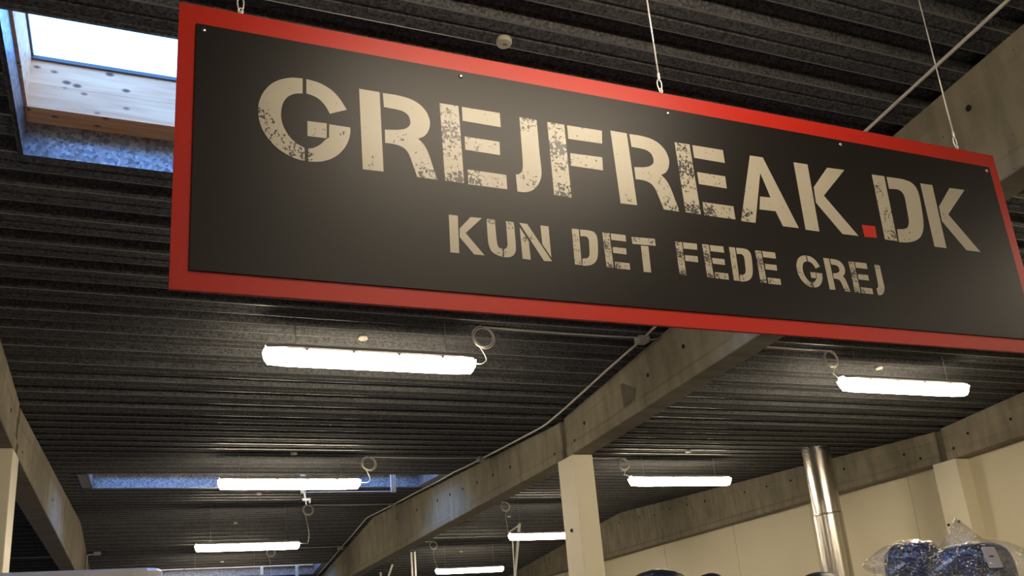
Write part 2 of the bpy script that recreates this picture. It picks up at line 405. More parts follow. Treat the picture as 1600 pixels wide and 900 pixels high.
# ---------------------------------------------------------------- concrete beams and columns
BW = 0.18
def zbot(y):
    if y < 6.45: return H + 1.571 + 0.036*(6.45-y)
    return H + 1.571
def beam(x0, ya, yb, side, label, holes=(), patch=None, group=None):
    """side -1: the face we see is at x0 (left), +1: right face is x0+BW"""
    ys = [ya] + [r[0] for r in RIDGE if ya < r[0] < yb]
    y = ya
    while y < yb: ys.append(round(y, 3)); y += 0.6
    ys = sorted(set(ys + [yb]))
    bm = bmesh.new(); rings = []
    x1 = x0+BW
    for y in ys:
        t, b = zc(y)-0.0005, zbot(y)
        lip = 0.011
        k = 0.085 if y < 6.45 else 0.075
        # upper band, recessed web, splayed lower edge (both faces)
        sec = [(x0, t), (x0, t-0.10), (x0+0.006, t-0.106), (x0+0.006, b+k+0.012), (x0-lip+0.006, b+k-0.012), (x0, b+0.006), (x0+0.006, b),
               (x1-0.006, b), (x1, b+0.006), (x1+lip-0.006, b+k-0.012), (x1-0.006, b+k+0.012), (x1-0.006, t-0.106), (x1, t-0.10), (x1, t)]
        rings.append([bm.verts.new((p[0], y, p[1])) for p in sec])
    n = len(rings[0])
    for A, B in zip(rings, rings[1:]):
        for i in range(n): bm.faces.new((A[i], A[(i+1)%n], B[(i+1)%n], B[i]))
    bm.faces.new(rings[0]); bm.faces.new(rings[-1])
    for (hy, hz) in holes:
        fx = (x0+0.004) if side < 0 else (x1-0.004)
        if ya < hy < yb:
            rad = 0.013
            pts = [(hy+rad*math.cos(a*math.pi/5), hz+H+rad*1.15*math.sin(a*math.pi/5)) for a in range(10)]
            prism(bm, pts, 'x', fx-0.004*(1 if side < 0 else -1), fx+0.001, 1)
    if patch:
        prism(bm, patch, 'x', x0+0.0035, x0+0.008, 2)
    o = mesh_obj('concrete_beam', bm, [M_conc, M_hole, M_concdark])
    recentre(o, (x0+BW/2, (ya+yb)/2, zbot((ya+yb)/2)))
    return tag(o, label, 'beam', group)
HM = [(2.26, 2.109), (4.6, 1.871), (5.07, 1.828), (6.09, 1.765), (6.29, 1.669), (6.69, 1.653), (7.7, 1.773), (8.16, 1.799), (8.63, 1.819), (9.09, 1.846), (9.54, 1.872), (10.02, 1.897), (10.9, 1.942), (11.88, 2.005)]
HR = [(5.65, 1.781), (6.14, 1.773), (6.34, 1.672), (6.77, 1.672), (6.97, 1.761), (7.87, 1.809), (8.81, 1.872), (9.29, 1.899), (9.76, 1.917), (10.7, 1.975), (11.16, 2.007), (11.65, 2.032), (12.11, 2.021), (12.59, 2.074), (13.26, 2.094)]
HL = [(6.11, 1.758), (6.34, 1.655), (6.81, 1.653), (9.21, 1.788)]
PATCH = [(y, z+H) for y, z in [(5.46, 1.904), (5.25, 1.787), (5.29, 1.715), (5.45, 1.685)]]
NEAR, FAR = (-0.1, 6.44), (6.53, 19.75)
beam(3.21, *NEAR, -1, 'large raw concrete beam running from behind the sign down to the middle cream column', HM, PATCH)
beam(3.21, *FAR, -1, 'long concrete beam beyond the middle cream column, with grey cable beside its upper edge', HM)
beam(-0.985, *NEAR, 1, 'short visible end of concrete beam above the left cream column', HL)
beam(-0.985, *FAR, 1, 'concrete beam beyond the left column, lower left of the photo', HL)
beam(7.45, *NEAR, -1, 'near concrete beam above the right cream column, at the right edge', HR)
beam(7.45, *FAR, -1, 'concrete beam along the top of the cream wall, behind the steel flue', HR)
def joint(x0, label):
    bm = bmesh.new()
    box(bm, x0+0.022, x0+BW-0.022, 6.44, 6.53, zbot(6.5)+0.004, zc(6.5)-0.006)
    o = mesh_obj('beam_joint_filler', bm, M_concdark); recentre(o, (x0+BW/2, 6.485, zbot(6.5)))
    tag(o, label, 'beam joint')
joint(3.21, 'dark recessed mortar joint between the two beams on the middle column')
joint(-0.985, 'dark recessed mortar joint between the two beams on the left column')
joint(7.45, 'dark recessed mortar joint between the two beams on the right column')

def column(x0, label, bolts=()):
    root = thing('column', (x0+BW/2, 6.49, 0), label, 'column')
    bm = bmesh.new()
    box(bm, x0, x0+BW, 6.345, 6.64, 0, zbot(6.5)+0.0, 0, 0.006)
    o = mesh_obj('shaft', bm, M_col, root); o.data.transform(Matrix.Translation(-root.location))
    for (u, z) in bolts:
        bm = bmesh.new(); tube(bm, [(u, 6.344, z+H), (u, 6.336, z+H)], 0.012, 12)
        q = mesh_obj('bolt_head', bm, M_hole, root); q.data.transform(Matrix.Translation(-root.location))
    return root
column(3.21, 'cream painted column in the middle, under the long concrete beam')
column(-0.985, 'cream column at the left edge of the photo')
column(7.45, 'cream column against the right wall above the plastic-wrapped bags')
# small fixings seen on two of the columns
def face_plug(name, x, y, z, label, dx):
    bm = bmesh.new()
    if dx: tube(bm, [(x, y, z), (x-0.010, y, z)], 0.014, 14)
    else: box(bm, x-0.010, x+0.010, y-0.012, y, z-0.025, z+0.025, 0, 0.003)
    o = mesh_obj(name, bm, M_hole if dx else M_beige); recentre(o, (x, y, z)); return tag(o, label, 'wall fixing')

# ---------------------------------------------------------------- steel flue
fl = thing('flue_pipe', (6.70, 7.44, 0), 'shiny stainless steel flue pipe rising to the roof by the right wall', 'pipe')
def lathe(bm, prof, n=48):
    rings = [[bm.verts.new((r*math.cos(2*math.pi*k/n), r*math.sin(2*math.pi*k/n), z)) for k in range(n)] for r, z in prof]
    for A, B in zip(rings, rings[1:]):
        for k in range(n): bm.faces.new((A[k], A[(k+1)%n], B[(k+1)%n], B[k]))
    return rings
ZJ = None
bm = bmesh.new(); lathe(bm, [(0.147, 2.80), (0.147, zc(7.44)+0.03)]); mesh_obj('upper_section', bm, M_flue, fl, True)
bm = bmesh.new(); lathe(bm, [(0.151, 0.0), (0.151, 1.7), (0.1515, 2.815)]); mesh_obj('lower_section', bm, M_flue, fl, True)
bm = bmesh.new(); lathe(bm, [(0.1516, 2.80), (0.1545, 2.803), (0.1545, 2.818), (0.148, 2.822)]); mesh_obj('joint_band', bm, M_flue, fl, True)

# ---------------------------------------------------------------- lamps
FL = 1.27
def fixture_proto(label, group, loc):
    root = thing('strip_light', loc, label, 'lamp', group)
    # origin: centre of the lamp body
    def hexbody(bm, w0, w1, z0, z1, L, tip, zt0, zt1):
        # long body with pinched ends, outline in plan; w0 at z0, w1 at z1
        def ring(w, z, LL, tt): return [(-LL/2, -w*tt), (-LL/2+tip, -w/2), (LL/2-tip, -w/2), (LL/2, -w*tt), (LL/2, w*tt), (LL/2-tip, w/2), (-LL/2+tip, w/2), (-LL/2, w*tt)], z
        R = []
        for (w, z, LL, tt) in ((w0, z0, L-0.05, 0.28), (w0*1.12, (z0+z1)/2-0.006, L-0.012, 0.30), (w1, z1, L, 0.34)):
            o, zz = ring(w, z, LL, tt); R.append([bm.verts.new((x, y, zz)) for x, y in o])
        for A, B in zip(R, R[1:]):
            for k in range(8): bm.faces.new((A[k], A[(k+1)%8], B[(k+1)%8], B[k]))
        bm.faces.new(R[0]); bm.faces.new(R[-1])
    bm = bmesh.new(); hexbody(bm, 0.080, 0.116, -0.052, 0.022, FL, 0.11, 0, 0); mesh_obj('diffuser', bm, M_em, root)
    bm = bmesh.new(); hexbody(bm, 0.122, 0.100, 0.0225, 0.052, FL*0.985, 0.10, 0, 0); mesh_obj('housing', bm, M_housing, root)
    for sx in (-1, 1):
        bm = bmesh.new(); box(bm, sx*0.455-0.02, sx*0.455+0.02, -0.02, 0.02, 0.052, 0.060); mesh_obj('bracket', bm, M_steel, root)
        bm = bmesh.new(); tube(bm, [(sx*0.455, 0, 0.06), (sx*0.455, 0, 1.0)], 0.0016, 6); mesh_obj('suspension_wire', bm, M_steel, root)
    for k in range(4):
        for sy in (-1, 1):
            bm = bmesh.new(); box(bm, -0.4+k*0.27-0.008, -0.4+k*0.27+0.008, sy*0.058-0.004, sy*0.058+0.004, 0.012, 0.034); mesh_obj('clip', bm, M_steel, root)
    return root
def copy_tree(o, parent=None):
    c = o.copy(); C.objects.link(c); c.parent = parent
    for ch in list(o.children): copy_tree(ch, c)
    return c
LF, RF = 1.216, 5.375
fixtures = [
 (LF, 4.87, 1.766, 'large lit strip light just below the left half of the sign'),
 (LF, 8.10, 1.707, 'lit strip light in front of the blue-grey skylight slot, second in the left row'),
 (LF, 11.65, 1.652, 'lowest lit strip light of the left row, near the bottom edge'),
 (RF, 4.87, 1.770, 'lit strip light under the right end of the sign'),
 (RF, 8.10, 1.724, 'lit strip light between the middle column and the steel flue'),
 (RF, 11.60, 1.675, 'lit strip light partly hidden behind the middle cream column'),
 (RF, 15.10, 1.612, 'smallest lit strip light at the bottom, left of the middle column'),
 (LF, 1.02, 1.98, 'strip light hanging in front of the sign, above the view'),
 (RF, 1.02, 1.98, 'strip light right of the sign, above the view'),
 (LF, -1.90, 1.95, 'strip light behind the viewer on the left'),
 (RF, -1.90, 1.95, 'strip light behind the viewer on the right'),
 (LF, 15.10, 1.612, 'strip light low in the left row, below the view'),
]
proto = None
for (x, y, z, lab) in fixtures:
    if proto is None:
        proto = fixture_proto(lab, 'strip lights hung under the roof', (x, y, z+H)); f = proto
    else: f = copy_tree(proto)
    f.location = (x, y, z+H); f['label'] = lab
    wl = (zc(y)-(z+H)-0.06)/0.94
    for ch in f.children:
        if ch.name.startswith('suspension_wire'):
            ch.scale = (1, 1, wl); ch.location = (0, 0, 0.06*(1-wl))

# ---------------------------------------------------------------- cables, coils and junction boxes
def cable_obj(name, paths, r, label, cat, origin, extra=None, group=None):
    bm = bmesh.new()
    for p in paths: tube(bm, p, r, 6)
    o = mesh_obj(name, bm, M_cable, None, True); recentre(o, origin)
    return tag(o, label, cat, group)
def coil_cable(y, hook, runfrom, fx, fz, left_row, label, R=0.062):
    """cable: along the roof from the junction box, coiled under the hook, then down to the lamp end"""
    z = zc(y)-0.012
    rootp = (hook, y, z)
    root = thing('lamp_cable', rootp, label, 'cable', 'coiled cables beside the lamps')
    bm = bmesh.new()
    n = max(4, int(abs(runfrom-hook)/0.25))
    tube(bm, [(runfrom+(hook-runfrom)*i/n, y, z-0.006*math.sin(math.pi*((i/n*3)%1))) for i in range(n+1)], 0.006, 6)
    o = mesh_obj('roof_run', bm, M_cable, root, True); o.data.transform(Matrix.Translation(-Vector(rootp)))
    bm = bmesh.new(); random.seed(int(y*10)+int(hook*7))
    loops = 3; pts = []
    for i in range(loops*20+1):
        a = math.pi/2 + 2*math.pi*i/20*(1 if not left_row else 1)
        rr = R*(1+0.09*math.sin(i/20*2.1+hook)) ; off = (i/20-1.5)*0.007
        pts.append((hook+rr*math.cos(a)+off*0.9, y+off*1.2, z-R-0.004+rr*math.sin(a)))
    tube(bm, pts, 0.0048, 6); o = mesh_obj('coil', bm, M_cable, root, True); o.data.transform(Matrix.Translation(-Vector(rootp)))
    bm = bmesh.new()
    zs = z-1.7*R
    if left_row: path = [(hook-R*0.7, y, zs), (hook-0.012, y, zs+(fz-zs)*0.35), (hook+0.008, y, zs+(fz-zs)*0.7), (hook-0.006, y, fz+0.022), (hook-0.028, y, fz+0.010), (fx+FL/2-0.003, y, fz+0.01)]
    else: path = [(hook+0.02, y, z-2*R), (hook-0.01, y, z-2*R-0.06), (hook+0.0, y, (z-2*R+fz)/2), (fx-FL/2-0.03, y, fz+0.05), (fx-FL/2-0.004, y, fz+0.012)]
    tube(bm, smooth_path(path, 6), 0.0036, 6); o = mesh_obj('drop', bm, M_cable, root, True); o.data.transform(Matrix.Translation(-Vector(rootp)))
    bm = bmesh.new(); tube(bm, [(hook, y, z+0.012), (hook, y, z-0.012)], 0.004, 6); o = mesh_obj('hook', bm, M_hole, root); o.data.transform(Matrix.Translation(-Vector(rootp)))
    return root
BX = 3.085
coil_cable(4.87, 1.924, BX-0.035, LF, H+1.766, True, 'coiled grey cable beside the large strip light under the sign', 0.066)
coil_cable(8.13, 1.948, BX-0.03, LF, H+1.707, True, 'coiled grey cable above the lamp in front of the skylight slot')
coil_cable(11.62, 1.96, BX, LF, H+1.652, True, 'coiled grey cable leading to the lowest lamp of the left row')
coil_cable(15.07, 1.93, BX, LF, H+1.612, True, 'small coiled cable below the lowest left lamp')
coil_cable(4.87, 4.693, 3.40, RF, H+1.77, False, 'thin coiled cable above the left end of the lamp under the sign end')
coil_cable(8.07, 4.671, 3.40, RF, H+1.724, False, 'coiled cable just right of the middle column')
coil_cable(11.54, 4.697, 3.40, RF, H+1.675, False, 'coiled cable left of the middle column')
coil_cable(14.9, 4.66, 3.40, RF, H+1.612, False, 'tiny coiled cable above the smallest lamp')

def jbox(x, y, label, yl):
    root = thing('junction_box', (x, y, zc(y)), label, 'junction box', 'junction boxes along the main cable')
    bm = bmesh.new(); box(bm, -0.04, 0.04, -0.04, 0.04, -0.036, -0.001, 0, 0.004); mesh_obj('body', bm, M_box, root)
    bm = bmesh.new(); box(bm, -0.037, 0.037, -0.037, 0.037, -0.045, -0.0362, 0, 0.003); mesh_obj('lid', bm, M_box, root)
    bm = bmesh.new(); tube(bm, [(0.04, 0, -0.018), (0.09, 0, -0.012), (0.122, 0, -0.004)], 0.004, 6); mesh_obj('cable_stub', bm, M_cable, root)
    for sx, sy in ((-1, 0), (0, 1), (0, -1)):
        bm = bmesh.new(); tube(bm, [(sx*0.038, sy*0.038, -0.02), (sx*0.056, sy*0.056, -0.02)], 0.010, 8); mesh_obj('gland', bm, M_box, root)
for (x, y, lab) in ((BX, 4.88, 'grey junction box just under the sign, where the main cable meets the lamp cable'),
                    (3.096, 8.143, 'grey junction box left of the middle column'),
                    (3.138-0.035, 11.679, 'grey junction box above the far beam, right of the coiled cable'),
                    (3.10, 15.18, 'farthest grey junction box near the bottom edge')):
    jbox(x, y, lab, 0)
def along(pts):
    out = []
    for (a, b) in zip(pts, pts[1:]):
        n = max(2, int(abs(b[1]-a[1])/0.12))
        for i in range(n):
            t = i/n; x = a[0]+(b[0]-a[0])*t; y = a[1]+(b[1]-a[1])*t
            out.append((x, y, zc(y)-0.010-(a[2]+(b[2]-a[2])*t)))
    a = pts[-1]; out.append((a[0], a[1], zc(a[1])-0.010-a[2])); return out
cable_obj('main_cable', [along([(3.00, 0.2, 0), (3.01, 1.5, 0), (3.03, 2.6, 0), (3.06, 3.6, 0), (3.085, 4.76, 0.002), (3.085, 4.82, 0.006)]),
   along([(3.085, 4.94, 0.008), (3.085, 5.4, 0.006), (3.10, 5.9, 0.002), (3.105, 6.24, 0.0), (3.10, 6.54, 0.0), (3.11, 6.9, 0), (3.105, 7.5, 0.004), (3.096, 8.08, 0.008)]),
   along([(3.096, 8.2, 0.008), (3.11, 8.7, 0.0), (3.095, 9.0, 0), (3.115, 9.6, 0.0), (3.10, 10.4, 0.004), (3.105, 11.62, 0.008)]),
   along([(3.105, 11.74, 0.008), (3.11, 12.3, 0), (3.10, 13.15, 0.002), (3.11, 14.2, 0), (3.10, 15.12, 0.008)]),
   along([(3.10, 15.24, 0.008), (3.115, 16.3, 0), (3.11, 19.0, 0)])], 0.0085,
   'grey main cable running under the roof alongside the long concrete beam', 'cable', (3.1, 8.0, zc(8.0)))
cable_obj('roof_conduit', [[(-3.2+i*0.25, 15.2, zc(15.2)-0.012) for i in range(9)]], 0.009, 'thin pale conduit across the dark roof left of the left beam', 'conduit', (-2.2, 15.2, zc(15.2)))

# ---------------------------------------------------------------- small round caps on the sheeting
def cap(x, y, label, r=0.030):
    bm = bmesh.new()
    prof = [(0.0, -0.016), (r*0.25, -0.016), (r*0.28, -0.020), (r*0.9, -0.020), (r, -0.014), (r, 0.0)]
    n = 20; rings = [[bm.verts.new((max(q, 1e-4)*math.cos(2*math.pi*k/n), max(q, 1e-4)*math.sin(2*math.pi*k/n), z)) for k in range(n)] for q, z in prof]
    for A, B in zip(rings, rings[1:]):
        for k in range(n): bm.faces.new((A[k], A[(k+1)%n], B[(k+1)%n], B[k]))
    bm.faces.new(rings[0]); bm.faces.new(rings[-1])
    o = mesh_obj('ceiling_disc', bm, M_beige, None, True); o.location = (x, y, zc(y)-0.0006)
    tag(o, label, 'ceiling disc', 'round caps on the roof sheeting')
for (x, y, lab) in ((1.181, 2.55, 'beige round cap on the roof above the sign'), (1.218, 5.133, 'round cap just above the large lamp under the sign'),
    (1.228, 8.0, 'small cap above the lamp by the skylight slot'), (5.227, 7.67, 'small cap above the lamp right of the middle column'),
    (5.403, 5.115, 'round cap above the lamp under the sign end'), (1.22, 10.557, 'tiny cap just below the lamp by the skylight slot'),
    (1.214, 13.366, 'tiny cap above the lowest left lamp'), (1.239, 15.974, 'tiny cap below the lowest left lamp'),
    (5.455, 13.285, 'tiny cap beside the lamp cut by the middle column'), (4.345, 14.721, 'tiny pale cap beneath the beam, above the smallest lamp'),
    (5.464, 15.794, 'tiny cap above the smallest lamp at the bottom')):
    cap(x, y, lab)

# ---------------------------------------------------------------- detector with bent cable
px, py_ = -0.656, 14.987
dt = thing('motion_detector', (px, py_, zc(py_)), 'small grey detector box with bent cable on the dark roof right of the left beam', 'detector')
bm = bmesh.new(); box(bm, -0.05, 0.05, -0.03, 0.03, -0.055, -0.001, 0, 0.006); mesh_obj('body', bm, M_box, dt)
bm = bmesh.new(); tube(bm, smooth_path([(-0.05, 0, -0.04), (-0.12, 0, -0.05), (-0.135, 0, -0.09), (-0.128, 0, -0.3), (-0.115, 0, -0.6)], 6), 0.007, 6); mesh_obj('cable', bm, M_cable, dt, True)

# ---------------------------------------------------------------- strut rails hanging under the skylight slots
def strut(x, y, ztop, zlow, label, clamp=False, w=0.05):
    root = thing('strut_rail', (x, y, zlow+H), label, 'strut rail', 'steel strut rails hanging in the skylight slots')
    L = ztop-zlow
    bm = bmesh.new(); t = 0.004; d = 0.022
    prism(bm, [(-w/2, -d), (-w/2+t, -d), (-w/2+t, d-t), (w/2-t, d-t), (w/2-t, -d), (w/2, -d), (w/2, d), (-w/2, d)], 'z', 0, L)
    box(bm, -0.006, 0.006, -d*0.5, d, 0, L)
    mesh_obj('channel', bm, M_zinc, root)
    if clamp:
        bm = bmesh.new(); tube(bm, [(0.012, -0.01, 0), (0.02, -0.01, -0.06), (0.03, -0.01, -0.13)], [0.012, 0.009, 0.007], 8); mesh_obj('drop_rod', bm, M_zinc, root)
        bm = bmesh.new(); box(bm, -0.01, 0.075, -0.02, 0.02, -0.085, -0.06, 0, 0.004); box(bm, 0.06, 0.075, -0.02, 0.02, -0.11, -0.06, 0, 0.003); mesh_obj('clamp', bm, M_zinc, root)
    return root
strut(2.528, 9.45, 2.05+0.10, 1.888, 'bright steel strut rail hanging in the skylight slot left of the long beam')
strut(1.545, 9.45, 2.05+0.10, 1.885, 'steel strut rail with clamp hanging right below the lamp of the skylight slot', True)
cable_obj('stay_wire', [[(1.57, 9.45, H+1.893), (2.50, 9.45, H+1.895)]], 0.005, 'thin wire strung between the two strut rails below the lamp', 'wire', (2.0, 9.45, H+1.893))
strut(1.98, 16.7, 2.0, 1.60, 'narrow steel strut rail at the bottom edge, left one in the far skylight slot')
strut(2.60, 16.7, 2.0, 1.60, 'narrow steel strut rail at the bottom edge, right one in the far skylight slot')

# hanging rails beneath the beam at the bottom
def rail(x, y, zt, zb, label, dx=0, r=0.016, dy=0):
    bm = bmesh.new()
    d = r*0.8
    A, B = (x, y, zt), (x+dx, y+dy, zb)
    vs = []
    for (cx, cy_, cz) in (A, B):
        vs.append([bm.verts.new((cx+sx*r, cy_+sy_*d, cz)) for sx, sy_ in ((-1, -1), (1, -1), (1, 1), (-1, 1))])
    for k in range(4): bm.faces.new((vs[0][k], vs[0][(k+1)%4], vs[1][(k+1)%4], vs[1][k]))
    bm.faces.new(vs[0]); bm.faces.new(vs[1])
    o = mesh_obj('hanging_rail', bm, M_white); recentre(o, (x, y, zt)); return tag(o, label, 'hanging rail', 'pale rails hanging from the far roof')

rail(4.50, 15.75, zc(15.75), H+1.40, 'left of the two close pale rails hanging below the long beam')
rail(4.555, 15.72, zc(15.72), H+1.40, 'right of the two close pale rails hanging below the long beam')
rail(4.41, 16.78, zc(16.78), H+1.62, 'slanting pale rail hanging beneath the long beam', dx=-0.13, r=0.020)
rail(4.355, 17.5, zc(17.5), H+1.55, 'short stub of pale rail at the bottom edge beneath the long beam', r=0.02)
hb = thing('ceiling_hanger', (5.85, 13.8, zc(13.8)), 'pale V-shaped ceiling hanger passing behind the lamp left of the middle column', 'ceiling hanger')
def hbpart(name, a, b, ra, rb):
    bm = bmesh.new(); tube(bm, [a, b], [ra, rb], 8); o = mesh_obj(name, bm, M_white, hb); o.data.transform(Matrix.Translation(-hb.location))
hbpart('post', (5.85, 13.8, zc(13.8)), (5.70, 13.86, H+1.27), 0.026, 0.020)
hbpart('brace', (5.70, 13.8, H+2.03), (5.69, 13.83, H+1.20), 0.014, 0.012)
hbpart('arm', (5.83, 13.8, zc(13.8)-0.03), (5.66, 13.8, H+2.07), 0.016, 0.012)
hbpart('tie', (5.695, 13.845, H+1.34), (5.695, 13.84, H+1.05), 0.020, 0.016)

face_plug('socket_plug', 3.21-0.0005, 6.495, H+0.972, 'tiny round fixing on the side of the middle cream column', True)
face_plug('dark_bolt', 7.45-0.0005, 6.60, H+0.948, 'left dark bolt on the right cream column, above the wrapped bags', True)
face_plug('dark_bolt', 7.45-0.0005, 6.47, H+0.962, 'right dark bolt on the right cream column, at the tip of the plastic film', True)

# ---------------------------------------------------------------- the sign
SX0, SX1, SZ0, SZ1, SY = 0.0272, 2.7621, H+0.8294, H+1.5869, 1.9005
sg = thing('hanging_sign', ((SX0+SX1)/2, SY, SZ0), 'big black shop sign with red border and worn cream stencil letters', 'sign')
OFF = Matrix.Translation(-sg.location)
def sp(name, bm, m, parent=None, label=None, sm=False):
    o = mesh_obj(name, bm, m, parent or sg, sm)
    if parent is None: o.data.transform(OFF)
    return tag(o, label)
bm = bmesh.new(); box(bm, SX0, SX1, SY+0.0005, SY+0.010, SZ0, SZ1, 0, 0.0008)
sp('red_backing_board', bm, M_red, label='red board showing as a border')
bm = bmesh.new(); box(bm, SX0+0.0403, SX1-0.0416, SY-0.0035, SY+0.0003, SZ0+0.0475, SZ1-0.0561, 0, 0.0005)
sp('black_panel', bm, M_black, label='matt black front panel')
def screw(x, z):
    bm = bmesh.new()
    n = 12; prof = [(0.0062, 0), (0.0058, -0.0016), (0.0040, -0.0030), (0.0015, -0.0036)]
    R = [[bm.verts.new((x+r*math.cos(2*math.pi*k/n), SY-0.0036+y, z+r*math.sin(2*math.pi*k/n))) for k in range(n)] for r, y in prof]
    for A, B in zip(R, R[1:]):
        for k in range(n): bm.faces.new((A[k], A[(k+1)%n], B[(k+1)%n], B[k]))
    bm.faces.new(R[-1]); bm.faces.new(R[0])
    sp('screw', bm, M_steel, sm=True)
for x in (0.0841, 0.7407, 1.3919, 2.0450, 2.7019): screw(x, H+1.5136)

GLYPH = {
'G':[[(0.459,1.029),(0.341,1.018),(0.224,0.971),(0.126,0.896),(0.044,0.772),(0.004,0.637),(0.000,0.530),(0.010,0.426),(0.046,0.318),(0.110,0.215),(0.190,0.133),(0.270,0.080),(0.367,0.038),(0.469,0.022),(0.470,0.178),(0.401,0.209),(0.320,0.278),(0.255,0.392),(0.231,0.494),(0.232,0.582),(0.248,0.682),(0.298,0.771),(0.373,0.824),(0.457,0.840)],
  [(0.498,1.029),(0.595,1.018),(0.680,0.994),(0.782,0.933),(0.858,0.846),(0.925,0.723),(0.742,0.640),(0.701,0.726),(0.643,0.795),(0.575,0.833),(0.496,0.848)],
  [(0.504,0.509),(0.706,0.515),(0.702,0.332),(0.502,0.327)],
  [(0.731,0.509),(0.959,0.507),(0.957,0.433),(0.932,0.330),(0.887,0.235),(0.817,0.146),(0.731,0.079),(0.630,0.037),(0.506,0.022),(0.508,0.174),(0.566,0.193),(0.634,0.243),(0.685,0.309),(0.728,0.346)]], #x0=0.2351
'R':[[(0.000,1.018),(0.229,1.017),(0.236,0.020),(0.010,0.016)],
  [(0.265,1.013),(0.429,1.017),(0.575,0.999),(0.684,0.950),(0.764,0.860),(0.795,0.750),(0.787,0.666),(0.758,0.589),(0.709,0.529),(0.643,0.494),(0.704,0.437),(0.754,0.333),(0.833,0.008),(0.609,0.011),(0.571,0.144),(0.532,0.278),(0.490,0.342),(0.428,0.372),(0.348,0.383),(0.267,0.380),(0.270,0.547),(0.409,0.565),(0.501,0.593),(0.559,0.647),(0.567,0.711),(0.546,0.779),(0.493,0.817),(0.421,0.829),(0.271,0.833)]], #x0=0.5097
'E':[[(0.000,1.004),(0.224,1.007),(0.226,0.008),(0.003,0.013)],
  [(0.265,1.004),(0.732,1.005),(0.729,0.814),(0.262,0.819)],
  [(0.271,0.614),(0.696,0.613),(0.690,0.437),(0.269,0.443)],
  [(0.280,0.190),(0.744,0.188),(0.742,0.003),(0.275,0.003)]], #x0=0.7468
'F':[[(0.010,0.991),(0.235,0.991),(0.222,0.004),(0.000,0.012)],
  [(0.272,0.990),(0.745,0.995),(0.726,0.810),(0.268,0.803)],
  [(0.272,0.607),(0.702,0.617),(0.691,0.435),(0.263,0.436)]], #x0=1.0881
'J':[[(0.116,0.993),(0.337,0.994),(0.330,0.548),(0.334,0.314),(0.323,0.228),(0.286,0.139),(0.232,0.065),(0.168,0.018),(0.096,-0.006),(0.001,-0.008),(0.000,0.209),(0.047,0.224),(0.085,0.267),(0.101,0.332),(0.107,0.513)]], #x0=0.9698
'A':[[(0.330,0.991),(0.538,0.994),(0.914,-0.004),(0.656,-0.006),(0.583,0.202),(0.326,0.197),(0.374,0.390),(0.543,0.396),(0.448,0.747),(0.223,-0.009),(0.000,-0.011)]], #x0=1.7581
'K':[[(0.023,0.998),(0.259,1.001),(0.228,-0.013),(0.000,-0.014)],
  [(0.285,0.655),(0.595,1.001),(0.899,1.010),(0.433,0.549),(0.893,-0.002),(0.618,-0.005),(0.270,0.420)]], #x0=2.0206
'D':[[(0.029,1.012),(0.258,1.015),(0.224,-0.003),(0.000,-0.001)],
  [(0.300,1.012),(0.589,1.022),(0.763,0.994),(0.845,0.896),(0.855,0.743),(0.818,0.401),(0.776,0.244),(0.692,0.115),(0.561,0.035),(0.409,-0.006),(0.249,-0.015),(0.269,0.185),(0.414,0.202),(0.485,0.240),(0.533,0.336),(0.547,0.549),(0.563,0.735),(0.529,0.807),(0.466,0.838),(0.294,0.821)]], #x0=2.3709
'.':[[(0.000,0.178),(0.238,0.183),(0.226,0.006),(0.004,-0.004)]], #x0=2.2764
'U':[[(0.007,1.011),(0.227,1.002),(0.231,0.341),(0.280,0.248),(0.373,0.219),(0.355,0.003),(0.188,0.044),(0.063,0.128),(0.011,0.278),(0.000,0.432)],
  [(0.523,1.006),(0.739,1.000),(0.735,0.297),(0.713,0.177),(0.646,0.072),(0.546,0.015),(0.392,-0.000),(0.403,0.223),(0.470,0.249),(0.516,0.332),(0.518,0.490)]], #x0=0.8639
'N':[[(0.000,0.869),(0.210,0.514),(0.220,0.002),(0.000,0.011)],
  [(0.000,1.002),(0.215,0.995),(0.804,0.021),(0.581,0.007)],
  [(0.580,0.998),(0.804,0.997),(0.794,0.119),(0.580,0.475)]], #x0=0.9659
'T':[[(0.000,0.971),(0.715,0.997),(0.715,0.789),(0.003,0.770)],
  [(0.252,0.747),(0.480,0.750),(0.456,-0.012),(0.230,-0.017)]], #x0=1.3357

}
def chaikin(P):
    """round the shallow corners of a traced outline, keep the sharp ones"""
    for _ in range(2):
        out = []; n = len(P)
        for i in range(n):
            a, b, c = Vector(P[i-1]), Vector(P[i]), Vector(P[(i+1)%n])
            u, v = (b-a), (c-b)
            ang = abs(math.degrees(u.angle(v))) if u.length > 1e-6 and v.length > 1e-6 else 0
            if 4 < ang < 42 and min(u.length, v.length) > 0.012: out += [tuple(b-u*0.22), tuple(b+v*0.22)]
            else: out.append(tuple(b))
        P = out
    return P
